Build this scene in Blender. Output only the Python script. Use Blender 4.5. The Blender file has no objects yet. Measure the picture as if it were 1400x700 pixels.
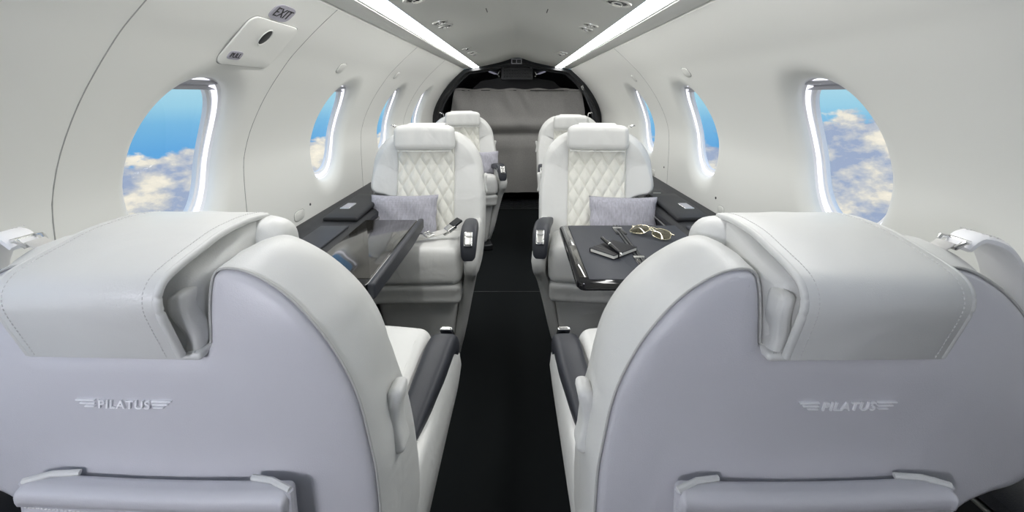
import bpy, bmesh, math, random
from mathutils import Vector, Matrix
random.seed(4)
S = bpy.context.scene
C = S.collection
PI = math.pi
R = math.radians

# ------------------------------------------------------------------ camera
cam = bpy.data.objects.new('camera', bpy.data.cameras.new('camera'))
C.objects.link(cam)
cam.location = (0, 0, 1.11)
cam.rotation_euler = (R(90 - 9.6), 0, 0)
cam.data.sensor_width = 36
cam.data.lens = 615 / 1400 * 36
cam.data.shift_x = -7 / 1400
cam.data.shift_y = -116.5 / 1400
cam.data.clip_start = .02
S.camera = cam
S.view_settings.view_transform = 'Standard'
S.view_settings.look = 'None'
S.view_settings.gamma = 1
S.view_settings.use_curve_mapping = False
S.view_settings.exposure = 0.2
STRIP = 14.5      # emission of the two ceiling light strips
RIM = 1.6        # emission of the light rings in the window reveals
SKY = 1.0
FILL = 44.0       # emission of the added fill lamp behind the camera

# ------------------------------------------------------------------ world: blue sky over a bank of clouds
wd = bpy.data.worlds.new('sky'); S.world = wd; wd.use_nodes = True
nt = wd.node_tree; nt.nodes.clear()
def N(t, typ, **kw):
    n = t.nodes.new(typ)
    for k, v in kw.items(): setattr(n, k, v)
    return n
def link(t, a, b): t.links.new(a, b)
def ramp(t, fac, stops):
    r = N(t, 'ShaderNodeValToRGB')
    e = r.color_ramp.elements
    while len(e) > 1: e.remove(e[-1])
    e[0].position = stops[0][0]; e[0].color = (*stops[0][1], 1)
    for p, c in stops[1:]:
        x = e.new(p); x.color = (*c, 1)
    if fac is not None: link(t, fac, r.inputs[0])
    return r
def math_n(t, op, a, b=None, c=None):
    m = N(t, 'ShaderNodeMath', operation=op)
    for i, v in enumerate((a, b, c)):
        if v is None: continue
        if isinstance(v, (int, float)): m.inputs[i].default_value = v
        else: link(t, v, m.inputs[i])
    return m.outputs[0]
tc = N(nt, 'ShaderNodeTexCoord')
sep = N(nt, 'ShaderNodeSeparateXYZ'); link(nt, tc.outputs['Generated'], sep.inputs[0])
mp = N(nt, 'ShaderNodeMapping'); mp.inputs['Scale'].default_value = (1, 1, 1.7); link(nt, tc.outputs['Generated'], mp.inputs[0])
n1 = N(nt, 'ShaderNodeTexNoise'); n1.inputs['Scale'].default_value = 5.2; n1.inputs['Detail'].default_value = 9; n1.inputs['Roughness'].default_value = .58
link(nt, mp.outputs[0], n1.inputs['Vector'])
n2 = N(nt, 'ShaderNodeTexNoise'); n2.inputs['Scale'].default_value = 13; n2.inputs['Detail'].default_value = 8; n2.inputs['Roughness'].default_value = .6
link(nt, mp.outputs[0], n2.inputs['Vector'])
n3 = N(nt, 'ShaderNodeTexVoronoi'); n3.feature = 'SMOOTH_F1'; n3.inputs['Scale'].default_value = 22; n3.inputs['Detail'].default_value = 3
link(nt, mp.outputs[0], n3.inputs['Vector'])
skyc = ramp(nt, math_n(nt, 'MULTIPLY_ADD', sep.outputs['Z'], 2.0, .5),
            [(0, (.10, .34, .66)), (.30, (.11, .35, .66)), (.40, (.17, .43, .67)), (.46, (.28, .55, .70)), (.52, (.34, .60, .72)), (1, (.14, .38, .70))])
cl = math_n(nt, 'MULTIPLY_ADD', sep.outputs['Z'], -4.6, -.27)          # more cloud the lower one looks
cl = math_n(nt, 'ADD', cl, n1.outputs['Fac'])
cl = math_n(nt, 'MULTIPLY_ADD', math_n(nt, 'MAXIMUM', sep.outputs['X'], 0.0), .30, cl)
cl = math_n(nt, 'MULTIPLY_ADD', n2.outputs['Fac'], .35, math_n(nt, 'SUBTRACT', cl, .175))
cl = math_n(nt, 'MULTIPLY_ADD', n3.outputs['Distance'], -.22, cl)
mask = ramp(nt, cl, [(.47, (0, 0, 0)), (.53, (1, 1, 1))])
clc = ramp(nt, math_n(nt, 'MULTIPLY_ADD', n3.outputs['Distance'], -.18, math_n(nt, 'ADD', n2.outputs['Fac'], .06)), [(.33, (.30, .37, .52)), (.43, (.52, .54, .56)), (.50, (.74, .71, .62)), (.60, (.86, .81, .69))])
mx = N(nt, 'ShaderNodeMix', data_type='RGBA')
link(nt, mask.outputs[0], mx.inputs[0]); link(nt, skyc.outputs[0], mx.inputs[6]); link(nt, clc.outputs[0], mx.inputs[7])
bg = N(nt, 'ShaderNodeBackground'); bg.inputs[1].default_value = SKY
link(nt, mx.outputs[2], bg.inputs[0])
wo = N(nt, 'ShaderNodeOutputWorld'); link(nt, bg.outputs[0], wo.inputs[0])

# ------------------------------------------------------------------ materials
def srgb(r, g, b):
    return tuple(((c / 255) / 12.92 if c / 255 < .04045 else ((c / 255 + .055) / 1.055) ** 2.4) for c in (r, g, b))
def mat(name, col, rough=.5, metal=0, bump=0, bscale=300, var=0, vscale=3, spec=.5, coat=0, weave=False, ior=1.5, stretch=None, macro=0):
    m = bpy.data.materials.new(name); m.use_nodes = True
    t = m.node_tree; p = t.nodes['Principled BSDF']
    p.inputs['Base Color'].default_value = (*col, 1)
    p.inputs['Roughness'].default_value = rough
    p.inputs['Metallic'].default_value = metal
    p.inputs['IOR'].default_value = ior
    p.inputs['Specular IOR Level'].default_value = spec
    p.inputs['Coat Weight'].default_value = coat
    p.inputs['Coat Roughness'].default_value = .04
    o = N(t, 'ShaderNodeTexCoord')
    vec = o.outputs['Object']
    if stretch:
        q = N(t, 'ShaderNodeMapping'); q.inputs['Scale'].default_value = stretch; link(t, vec, q.inputs[0]); vec = q.outputs[0]
    if var:
        n = N(t, 'ShaderNodeTexNoise'); n.inputs['Scale'].default_value = vscale; n.inputs['Detail'].default_value = 4
        link(t, vec, n.inputs['Vector'])
        r = ramp(t, n.outputs['Fac'], [(.3, tuple(c * (1 - var) for c in col)), (.7, tuple(min(1, c * (1 + var)) for c in col))])
        link(t, r.outputs[0], p.inputs['Base Color'])
    if bump:
        n = N(t, 'ShaderNodeTexNoise'); n.inputs['Scale'].default_value = bscale; n.inputs['Detail'].default_value = 3
        link(t, vec, n.inputs['Vector'])
        src = n.outputs['Fac']
        if weave:
            w1 = N(t, 'ShaderNodeTexWave', wave_type='BANDS', bands_direction='X'); w1.inputs['Scale'].default_value = bscale
            w2 = N(t, 'ShaderNodeTexWave', wave_type='BANDS', bands_direction='Z'); w2.inputs['Scale'].default_value = bscale
            for w in (w1, w2): link(t, vec, w.inputs[0]); w.inputs['Distortion'].default_value = 1.5
            src = math_n(t, 'ADD', w1.outputs['Fac'], w2.outputs['Fac'])
        b = N(t, 'ShaderNodeBump'); b.inputs['Strength'].default_value = bump; b.inputs['Distance'].default_value = .001
        link(t, src, b.inputs['Height']); link(t, b.outputs[0], p.inputs['Normal'])
        if macro:                                  # soft creases of stretched leather
            n = N(t, 'ShaderNodeTexNoise'); n.inputs['Scale'].default_value = 11; n.inputs['Detail'].default_value = 2; n.inputs['Distortion'].default_value = .8
            link(t, vec, n.inputs['Vector'])
            b2 = N(t, 'ShaderNodeBump'); b2.inputs['Strength'].default_value = macro; b2.inputs['Distance'].default_value = .02
            link(t, n.outputs['Fac'], b2.inputs['Height']); link(t, b2.outputs[0], b.inputs['Normal'])
    return m
def emit(name, col, s):
    m = bpy.data.materials.new(name); m.use_nodes = True
    t = m.node_tree; t.nodes.clear()
    e = N(t, 'ShaderNodeEmission'); e.inputs[0].default_value = (*col, 1); e.inputs[1].default_value = s
    o = N(t, 'ShaderNodeOutputMaterial'); link(t, e.outputs[0], o.inputs[0])
    return m
M = dict(
    wall=mat('wall_liner', (.77, .775, .74), .45, bump=.05, bscale=500),
    backwall=mat('grey_partition', (.45, .445, .46), .7),
    valance=mat('valance_liner', (.70, .705, .67), .35),
    ceiling=mat('ceiling_liner', (.66, .665, .63), .5, bump=.05, bscale=500),
    leather=mat('cream_leather', (.71, .713, .693), .42, macro=.22, bump=.22, bscale=700),
    shell=mat('shell_leather', (.62, .615, .65), .40, macro=.16, bump=.22, bscale=700),
    quilt=mat('quilted_leather', (.78, .775, .71), .45, bump=.2, bscale=700),
    stitch=mat('stitching_thread', (.66, .65, .64), .6),
    piping=mat('piping_leather', (.50, .50, .48), .5),
    emblem=mat('silver_thread', (.93, .93, .95), .3),
    ledge=mat('dark_ledge_leather', (.024, .025, .028), .5, bump=.25, bscale=600, spec=.3),
    slate=mat('slate_leather', (.036, .039, .048), .45, spec=.35, bump=.25, bscale=600),
    slatetop=mat('slate_table_leather', (.038, .042, .053), .5, spec=.3, bump=.3, bscale=700),
    piano=mat('black_lacquer', (.010, .010, .012), .08, spec=.4),
    veneer=mat('dark_gloss_veneer', (.030, .028, .025), .07, ior=1.62, var=.15, vscale=6, stretch=(1, .15, 1)),
    veneer_sheen=mat('painted_sheen_veneer', (.10, .10, .10), .22, coat=.6),
    black=mat('black_plastic', (.010, .011, .012), .45),
    ring=mat('black_trim', (.012, .014, .016), .4),
    dark=mat('dark_grey_metal', (.035, .037, .04), .35, metal=.4),
    carpet=mat('charcoal_carpet', (.0085, .0105, .0115), .95, bump=1.0, bscale=900, var=.3, vscale=500, spec=.15),
    chrome=mat('polished_metal', (.80, .80, .79), .16, metal=1),
    satin=mat('satin_metal', (.62, .62, .60), .32, metal=1),
    curtain=mat('taupe_curtain', (.38, .372, .355), .9, bump=.5, bscale=260, weave=True, var=.08, vscale=120, spec=.2),
    pillow=mat('lavender_linen', (.49, .485, .545), .9, bump=.6, bscale=230, weave=True, var=.16, vscale=160, spec=.2, stretch=(1, 1, .25)),
    placard=mat('lilac_placard', (.40, .39, .45), .5),
    ink=mat('black_ink', (.02, .02, .02), .5),
    seam=mat('panel_gap', (.30, .305, .29), .7),
    reveal=mat('white_reveal', (.86, .86, .88), .3),
    button=mat('grey_button', (.42, .42, .46), .35),
    paper=mat('page_edges', (.78, .77, .72), .8),
    notebook=mat('notebook_cover', (.010, .010, .013), .5, bump=.2, bscale=800, spec=.25),
    lens=mat('tinted_lens', (.11, .10, .065), .05, metal=.5, coat=1),
    brass=mat('pale_gold_frame', (.60, .55, .40), .22, metal=1),
    webbing=mat('belt_webbing', (.70, .69, .66), .8, bump=.5, bscale=500, weave=True),
    sleeve=mat('white_padded_sleeve', (.85, .85, .86), .5),
    strip=emit('strip_diffuser', (1, .99, .97), STRIP),
    rim=emit('reveal_light', (.90, .90, 1), RIM),
    fill=emit('fill_lamp_diffuser', (.90, .91, 1), FILL),
    cockpit=emit('cockpit_strip', (.42, .42, .52), .35),
)
gl = bpy.data.materials.new('window_pane'); gl.use_nodes = True
t = gl.node_tree; t.nodes.clear()
tr = N(t, 'ShaderNodeBsdfTransparent'); gs = N(t, 'ShaderNodeBsdfGlossy'); gs.inputs['Roughness'].default_value = .02
mxs = N(t, 'ShaderNodeMixShader'); mxs.inputs[0].default_value = .035
o = N(t, 'ShaderNodeOutputMaterial')
link(t, tr.outputs[0], mxs.inputs[1]); link(t, gs.outputs[0], mxs.inputs[2]); link(t, mxs.outputs[0], o.inputs[0])
M['glass'] = gl

# ------------------------------------------------------------------ helpers
def new_obj(name, verts, faces, m, parent=None, ang=35, merge=True):
    me = bpy.data.meshes.new(name)
    bm = bmesh.new()
    vs = [bm.verts.new(v) for v in verts]
    for f in faces:
        if len(set(f)) < 3: continue
        try: bm.faces.new([vs[i] for i in f])
        except ValueError: pass
    if merge: bmesh.ops.remove_doubles(bm, verts=bm.verts, dist=1e-5)
    bmesh.ops.recalc_face_normals(bm, faces=bm.faces)
    bm.to_mesh(me); bm.free()
    me.materials.append(M[m] if isinstance(m, str) else m)
    me.shade_smooth()
    me.set_sharp_from_angle(angle=R(ang))
    ob = bpy.data.objects.new(name, me); C.objects.link(ob)
    if parent: ob.parent = parent
    return ob
class MB:
    """collects shapes into ONE mesh"""
    def __init__(s): s.v = []; s.f = []
    def add(s, v, f, fn=None):
        n = len(s.v)
        s.v += [Vector(fn(Vector(p))) if fn else Vector(p) for p in v]
        s.f += [tuple(i + n for i in q) for q in f]
        return s
    def loft(s, rings, closed=True, cap0=False, cap1=False, fn=None):
        k = len(rings[0]); v = [p for r in rings for p in r]; f = []
        for i in range(len(rings) - 1):
            for j in range(k if closed else k - 1):
                a, b = i * k + j, i * k + (j + 1) % k
                f.append((a, b, b + k, a + k))
        if cap0: f.append(tuple(range(k)))
        if cap1: f.append(tuple(range((len(rings) - 1) * k, len(rings) * k)))
        return s.add(v, f, fn)
    def grid(s, g, nu, nv, fn=None):
        v = [g(i / nu, j / nv) for j in range(nv + 1) for i in range(nu + 1)]
        f = [(j * (nu + 1) + i, j * (nu + 1) + i + 1, (j + 1) * (nu + 1) + i + 1, (j + 1) * (nu + 1) + i) for j in range(nv) for i in range(nu)]
        return s.add(v, f, fn)
    def rbox(s, c, size, r=.01, fn=None, sub=6, seg=3):
        """rounded box, subdivided so that fn can bend it"""
        h = [d / 2 for d in size]; r = min([r] + h)
        def samples(a):
            q = [-a + r * (1 - math.cos(k / seg * PI / 2)) for k in range(seg + 1)]
            inner = [(-a + r) + (2 * a - 2 * r) * k / sub for k in range(1, sub)]
            return q + inner + [-x for x in reversed(q)]
        ax = [samples(a) for a in h]
        def proj(p):
            q = [max(-h[i] + r, min(h[i] - r, p[i])) for i in range(3)]
            d = Vector(p) - Vector(q)
            if d.length > 1e-9: d = d.normalized() * r
            return Vector(q) + d + Vector(c)
        for a in range(3):
            b, d = (a + 1) % 3, (a + 2) % 3
            for sg in (-1, 1):
                nb, nd = len(ax[b]), len(ax[d]); v = []
                for x in ax[b]:
                    for y in ax[d]:
                        p = [0, 0, 0]; p[a] = sg * h[a]; p[b] = x; p[d] = y
                        v.append(proj(p))
                s.add(v, [(i * nd + j, i * nd + j + 1, (i + 1) * nd + j + 1, (i + 1) * nd + j) for i in range(nb - 1) for j in range(nd - 1)], fn)
        return s
    def tube(s, path, r, n=8, closed=False, caps=True, fn=None, flat=1.0, upv=(0, 0, 1)):
        path = [Vector(p) for p in path]; rings = []; L = len(path)
        for i, p in enumerate(path):
            a = path[(i - 1) % L] if closed else path[max(i - 1, 0)]
            b = path[(i + 1) % L] if closed else path[min(i + 1, L - 1)]
            t = (b - a).normalized() if (b - a).length > 0 else Vector((0, 0, 1))
            u = Vector(upv)
            if abs(t.dot(u)) > .97: u = Vector((1, 0, 0))
            x = t.cross(u).normalized(); y = x.cross(t)
            rr = r[i] if isinstance(r, (list, tuple)) else r
            rings.append([p + x * math.cos(2 * PI * k / n) * rr + y * math.sin(2 * PI * k / n) * rr * flat for k in range(n)])
        if closed: rings.append(rings[0])
        return s.loft(rings, True, caps and not closed, caps and not closed, fn)
    def ribbon(s, path, width, thick, axis, fn=None):
        """flat strap: path of points, width along axis"""
        path = [Vector(p) for p in path]; ax = Vector(axis).normalized(); rings = []
        for i, p in enumerate(path):
            t = (path[min(i + 1, len(path) - 1)] - path[max(i - 1, 0)]).normalized()
            w = width[i] if isinstance(width, (list, tuple)) else width
            nn = t.cross(ax).normalized()
            e = thick * .5
            rings.append([p - ax * w / 2 - nn * e * .4, p - ax * (w / 2 - e) - nn * e, p + ax * (w / 2 - e) - nn * e, p + ax * w / 2 - nn * e * .4,
                          p + ax * w / 2 + nn * e * .4, p + ax * (w / 2 - e) + nn * e, p - ax * (w / 2 - e) + nn * e, p - ax * w / 2 + nn * e * .4])
        return s.loft(rings, True, True, True, fn)
    def stitches(s, path, step=.0045, ln=.0028, r=.0006):
        path = [Vector(p) for p in path]
        d = 0; acc = []
        for a, b in zip(path, path[1:]):
            L = (b - a).length
            if L < 1e-6: continue
            while d < L:
                p = a.lerp(b, d / L); t = (b - a) / L
                acc.append((p - t * ln / 2, p + t * ln / 2)); d += step
            d -= L
        for a, b in acc: s.tube([a, b], r, 4)
        return s
    def prism(s, poly, h0, h1, mapf):
        """2D outline extruded from h0 to h1; mapf(u, v, h) -> 3D"""
        return s.loft([[mapf(u, v, h0) for u, v in poly], [mapf(u, v, h1) for u, v in poly]], True, True, True)
    def build(s, name, m, parent=None, ang=35): return new_obj(name, s.v, s.f, m, parent, ang)
def thing(name, label, cat, loc=(0, 0, 0), rz=0, group=None):
    o = bpy.data.objects.new(name, None); C.objects.link(o)
    o.location = loc; o.rotation_euler = (0, 0, rz); o.empty_display_size = .1
    return tag(o, label, cat, group)
def tag(o, label=None, cat=None, group=None, kind=None):
    if label: o['label'] = label
    if cat: o['category'] = cat
    if group: o['group'] = group
    if kind: o['kind'] = kind
    return o
def copy_tree(o, parent=None):
    c = o.copy(); C.objects.link(c)
    if parent: c.parent = parent
    for ch in [x for x in bpy.data.objects if x.parent == o]: copy_tree(ch, c)
    return c
def lerp(a, b, t): return a + (b - a) * t
def interp(tab, x):
    if x <= tab[0][0]: return tab[0][1]
    for (a, b), (c, d) in zip(tab, tab[1:]):
        if x <= c: return b + (d - b) * (x - a) / (c - a)
    return tab[-1][1]
def sm(a, b, x):
    t = max(0, min(1, (x - a) / (b - a))); return t * t * (3 - 2 * t)
def catmull(pts, n, closed=False):
    out = []; L = len(pts)
    rng = range(L) if closed else range(L - 1)
    for i in rng:
        g = lambda k: Vector(pts[k % L] if closed else pts[max(0, min(L - 1, k))])
        p0, p1, p2, p3 = g(i - 1), g(i), g(i + 1), g(i + 2)
        for k in range(n):
            t = k / n
            out.append(.5 * ((2 * p1) + (p2 - p0) * t + (2 * p0 - 5 * p1 + 4 * p2 - p3) * t * t + (3 * p1 - p0 - 3 * p2 + p3) * t ** 3))
    if not closed: out.append(Vector(pts[-1]))
    return out
def rrect(w, h, r, n=5):
    """rounded rectangle outline, centred"""
    out = []
    for cx, cy, a0 in ((w / 2 - r, h / 2 - r, 0), (-w / 2 + r, h / 2 - r, 90), (-w / 2 + r, -h / 2 + r, 180), (w / 2 - r, -h / 2 + r, 270)):
        for k in range(n + 1):
            a = R(a0 + 90 * k / n); out.append((cx + r * math.cos(a), cy + r * math.sin(a)))
    return out
def superell(a, b, n, k):
    out = []
    for i in range(k):
        t = 2 * PI * i / k; c, s_ = math.cos(t), math.sin(t)
        out.append((a * math.copysign(abs(c) ** (2 / n), c), b * math.copysign(abs(s_) ** (2 / n), s_)))
    return out
def text_mesh(txt, size, extrude, shear=0, offset=0, space=1):
    cu = bpy.data.curves.new('t', 'FONT'); cu.body = txt; cu.size = size; cu.extrude = extrude; cu.shear = shear
    cu.offset = offset; cu.align_x = 'CENTER'; cu.align_y = 'CENTER'; cu.space_character = space
    o = bpy.data.objects.new('t', cu); C.objects.link(o)
    bpy.context.view_layer.update()
    me = bpy.data.meshes.new_from_object(o.evaluated_get(bpy.context.evaluated_depsgraph_get()))
    v = [x.co.copy() for x in me.vertices]; f = [tuple(p.vertices) for p in me.polygons]
    bpy.data.objects.remove(o); bpy.data.meshes.remove(me); bpy.data.curves.remove(cu)
    return v, f

# ------------------------------------------------------------------ cabin cross-section (half), bottom to top
PROF = catmull([(.70, 0), (.745, .22), (.772, .45), (.780, .62), (.781, .74), (.7805, .84), (.777, .91), (.768, .955), (.743, 1.022), (.696, 1.107), (.630, 1.196), (.583, 1.245), (.535, 1.290), (.482, 1.335)], 12)
SL = [0]
for a, b in zip(PROF, PROF[1:]): SL.append(SL[-1] + (b - a).length)
STOT = SL[-1]
def prof(s):
    """point and outward normal of the wall at arc length s"""
    s_ = max(0, min(STOT - 1e-6, s)); lo, hi = 0, len(SL) - 1
    while hi - lo > 1:
        m_ = (lo + hi) // 2
        if SL[m_] <= s_: lo = m_
        else: hi = m_
    t = (s_ - SL[lo]) / (SL[lo + 1] - SL[lo])
    def tan(i):
        i = max(0, min(len(PROF) - 1, i)); return (PROF[min(i + 1, len(PROF) - 1)] - PROF[max(i - 1, 0)]).normalized()
    p = PROF[lo].lerp(PROF[lo + 1], t); d = tan(lo).lerp(tan(lo + 1), t).normalized()
    return p, Vector((d.y, -d.x))
def s_at_z(z):
    for i in range(len(PROF) - 1):
        if PROF[i].y <= z <= PROF[i + 1].y: return SL[i] + (SL[i + 1] - SL[i]) * (z - PROF[i].y) / (PROF[i + 1].y - PROF[i].y)
    return STOT
def onwall(side, Y, s, off=0):
    p, n = prof(s); q = p + n * off
    return Vector((side * q.x, Y, q.y))
Y0, Y1 = -.62, 4.17
WIN = {-1: [.21, 1.03, 1.85, 2.67, 3.49], 1: [1.075, 1.895, 2.715]}
SC = s_at_z(.955) + .004
WA, WB = .140, .196       # half sizes of the opening (along the cabin, along the wall's arc)
CH, CS = .26, .27         # half sizes of the cell round a window
NP = 18                   # grid steps along each side of a cell
def make_wall(side):
    mb = MB()
    ssteps = [(0, SC - CS, 14), (SC - CS, SC + CS, NP), (SC + CS, STOT, 14)]
    edges = [Y0]
    for y in WIN[side]: edges += [y - CH, y + CH]
    edges.append(Y1)
    for i in range(len(edges) - 1):
        a, b = edges[i], edges[i + 1]; iswin = i % 2 == 1
        ny = NP if iswin else max(2, int((b - a) / .05))
        for (s0, s1, n) in ssteps:
            if iswin and s0 == SC - CS: continue
            mb.grid(lambda u, v: onwall(side, lerp(a, b, u), lerp(s0, s1, v)), ny, n)
    for yc in WIN[side]:
        rect = []
        for k in range(NP): rect.append((-CH + 2 * CH * k / NP, -CS))
        for k in range(NP): rect.append((CH, -CS + 2 * CS * k / NP))
        for k in range(NP): rect.append((CH - 2 * CH * k / NP, CS))
        for k in range(NP): rect.append((-CH, CS - 2 * CS * k / NP))
        def ell(p, g):
            a, b = WA * g, WB * g; q = (abs(p[0] / a) ** 2.35 + abs(p[1] / b) ** 2.35) ** (1 / 2.35)
            return (p[0] / q, p[1] / q)
        rings = []
        for k in range(5):                                 # rectangle blends into the oval
            rings.append([(lerp(p[0], ell(p, 1.34)[0], k / 5), lerp(p[1], ell(p, 1.34)[1], k / 5), 0) for p in rect])
        for g, d in ((1.34, 0), (1.27, .0010), (1.20, .0034), (1.14, .0072), (1.09, .0118), (1.05, .0165), (1.02, .0215), (1.004, .027), (.995, .034)):
            rings.append([(*ell(p, g), d) for p in rect])
        mb.loft([[onwall(side, yc + q[0], SC + q[1], q[2]) for q in r] for r in rings])
    o = mb.build('wall_left' if side < 0 else 'wall_right', 'wall', ang=60)
    tag(o, kind='structure')
make_wall(-1); make_wall(1)
wn = 0
for side in (-1, 1):
    for yc in WIN[side]:
        wn += 1
        root = bpy.data.objects.new('window_%d' % wn, None); C.objects.link(root)
        root.location = onwall(side, yc, SC, .05); tag(root, kind='structure')
        off0 = root.location.copy()
        def ring(g, d, off0=off0): return [onwall(side, yc + a, SC + b, d) - off0 for a, b in superell(WA * g, WB * g, 2.35, 64)]
        MB().loft([ring(1.0, .033), ring(.975, .038), ring(.955, .0395), ring(.948, .043), ring(.90, .046), ring(.885, .0455), ring(.878, .049), ring(.845, .051), ring(.838, .055), ring(.838, .062)]).build('window_frame', 'reveal', root)
        MB().loft([ring(.958, .0388), ring(.948, .0412), ring(.930, .0435), ring(.902, .0445)]).build('rim_lamp', 'rim', root)
        g_ = MB(); g_.grid(lambda u, v: onwall(side, yc + (u * 2 - 1) * 0, SC, 0) - off0, 1, 1); g_ = MB()
        rr = [[onwall(side, yc + a * k, SC + b * k, .056) - off0 for a, b in superell(WA * .845, WB * .845, 2.35, 64)] for k in (1, .7, .4, .1)]
        g_.loft(rr, True, False, True).build('window_pane', 'glass', root)
        # folded shade peeping out under the top of the opening
        MB().grid(lambda u, v: onwall(side, yc + (u - .5) * .17, SC + WB * lerp(.80, .93, v), .040 + .005 * math.sin(v * 6)) - off0, 12, 8).build('window_shade', 'button', root)


# ------------------------------------------------------------------ ceiling, valances, floor, end walls
cp = [(.343, 1.357), (.30, 1.366), (.24, 1.379), (.17, 1.394), (.11, 1.411), (.06, 1.428), (.02, 1.4365), (0, 1.4375)]
full = [(-x, z) for x, z in cp] + [(x, z) for x, z in reversed(cp[:-1])]
full = catmull(full, 4)
tag(MB().loft([[(p.x, y, p.y) for p in full] for y in [lerp(Y0, Y1, k / 20) for k in range(21)]], closed=False).build('ceiling', 'ceiling', ang=60), kind='structure')
for side, nm in ((-1, 'trim_1'), (1, 'trim_2')):
    v = [(.482, 1.335), (.481, 1.3405), (.4745, 1.3415), (.474, 1.339), (.468, 1.3395), (.44, 1.344), (.417, 1.349), (.416, 1.3525), (.412, 1.3535)]
    tag(MB().loft([[(side * x, y, z) for x, z in v] for y in (Y0, 1, 2, 3, Y1)], closed=False).build(nm, 'valance', ang=25), kind='structure')
tag(MB().rbox((0, (Y0 + 5.4) / 2, -.02), (1.5, 5.4 - Y0, .04), .004).build('floor', 'carpet'), kind='structure')
def arch_pts(inset, lift=0):
    pts = [(x, z) for x, z in [(p.x, p.y) for p in PROF[::4]]] + [(.412, 1.35)] + [(p[0], p[1]) for p in cp]
    return pts
def full_arch(sc_, cz=.75):
    h = [(p.x, p.y) for p in PROF[::4]] + [(.44, 1.345)] + cp
    pts = [(x, z) for x, z in h] + [(-x, z) for x, z in reversed(h[:-1])]
    out = []
    for i, (x, z) in enumerate(pts):
        out.append((x * sc_, cz + (z - cz) * sc_) if z > .02 else (x * sc_, 0))
    return out
def inner_arch(ax, top, n=None):
    """smooth doorway arch sampled at the same count as full_arch"""
    k = len(full_arch(1)); out = []
    for i in range(k):
        t = i / (k - 1)
        if t < .22: out.append((ax, .0 + .75 * t / .22))
        elif t > .78: out.append((-ax, .75 * (1 - t) / .22))
        else:
            a = PI * (t - .22) / .56
            out.append((ax * math.copysign(abs(math.cos(a)) ** .9, math.cos(a)), .75 + (top - .75) * math.sin(a) ** .86))
    return out
fa = full_arch(1.0)
wf = MB()
def ring_arch(k_, flat): return [(x, min(z, flat)) for x, z in full_arch(k_)]
wf.loft([[(x, Y1 - .004, z) for x, z in full_arch(1.0)], [(x, Y1 - .014, z) for x, z in ring_arch(.958, 1.392)],
         [(x, Y1 + .0, z) for x, z in ring_arch(.950, 1.386)], [(x, Y1 + .15, z) for x, z in ring_arch(.955, 1.388)],
         [(x, Y1 + .155, z) for x, z in ring_arch(.935, 1.372)], [(x, Y1 + .19, z) for x, z in ring_arch(.935, 1.372)],
         [(x, Y1 + .20, z) for x, z in ring_arch(.965, 1.40)], [(x, 5.35, z) for x, z in ring_arch(.88, 1.33)]], closed=False)
n0 = len(wf.v)
wf.v += [Vector((x, 5.35, z)) for x, z in ring_arch(.88, 1.33)]; wf.f.append(tuple(range(n0, n0 + len(fa))))
tag(wf.build('wall_front', 'ring', ang=30), kind='structure')
wb = MB(); wb.v += [Vector((x, Y0, z)) for x, z in fa]; wb.f.append(tuple(range(len(fa))))
tag(wb.build('wall_back', 'backwall'), kind='structure')

# panel gaps in the liner
tn = 3
for side, y, top in ((-1, .729, STOT), (-1, 1.262, STOT), (-1, 2.235, STOT), (1, 2.30, STOT), (-1, 3.08, STOT), (1, 3.1, STOT)):
    s0 = s_at_z(.63)
    if side > 0 and y > 3: continue
    def strip(w, d0, col):
        return MB().loft([[onwall(side, y - w, lerp(s0, top, k / 60), d0), onwall(side, y - w * .6, lerp(s0, top, k / 60), d0 - .0012), onwall(side, y + w * .6, lerp(s0, top, k / 60), d0 - .0012), onwall(side, y + w, lerp(s0, top, k / 60), d0)] for k in range(61)], closed=False)
    o = strip(.0013, .0004, 'seam').build('trim_%d' % tn, 'seam'); tag(o, kind='structure'); tn += 1

tag(MB().rbox((0, 2.42, .0005), (1.1, .006, .003), .001, sub=1).build('trim_%d' % tn, 'dark'), kind='structure')

# ------------------------------------------------------------------ ceiling light strips
for side, w in ((-1, 'left'), (1, 'right')):
    L = thing('light_strip', 'long glowing white light strip along the %s edge of the ceiling' % w, 'ceiling light', (side * .378, 1.5, 1.356))
    sec = [(.410, 1.3535), (.395, 1.3515), (.378, 1.352), (.360, 1.3535), (.345, 1.3565)]
    a, b = .50, Y1 + .06
    MB().loft([[(side * (x - .378), y - 1.5, z - 1.356) for x, z in sec] for y in (a, 1, 2, 3, b - .02)] + [[(side * (lerp(.378, x, .8) - .378), b - 1.5, z - 1.356) for x, z in sec]], closed=False).build('diffuser', 'strip', L)
    MB().loft([[(side * (x - .378), y - 1.5, z - 1.356) for x, z in ((.413, 1.3530), (.4145, 1.3512), (.4105, 1.3518))] for y in (a, b)], closed=False).build('housing', 'valance', L)
# fill lamp added out of view to light the near seat backs
t = thing('fill_lamp', 'added oblong fill lamp behind the camera, unseen, lighting the near seat backs', 'added fill lamp', (-.50, Y0, 1.17))
MB().rbox((0, .012, 0), (.30, .024, .17), .010).build('housing', 'satin', t)
MB().rbox((0, .026, 0), (.27, .012, .14), .005).build('diffuser', 'fill', t)
# dim continuation strips in the cockpit roof
for side, w in ((-1, 'left'), (1, 'right')):
    o = MB().rbox((0, 0, 0), (.035, .42, .006), .003, fn=lambda p: (p.x - side * p.y * .22, p.y, p.z + p.y * -.06)).build('cockpit_light', 'cockpit')
    o.location = (side * .27, 4.60, 1.335)
    tag(o, 'dim violet light bar in the dark cockpit roof, %s of the switch panel' % w, 'light')

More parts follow.
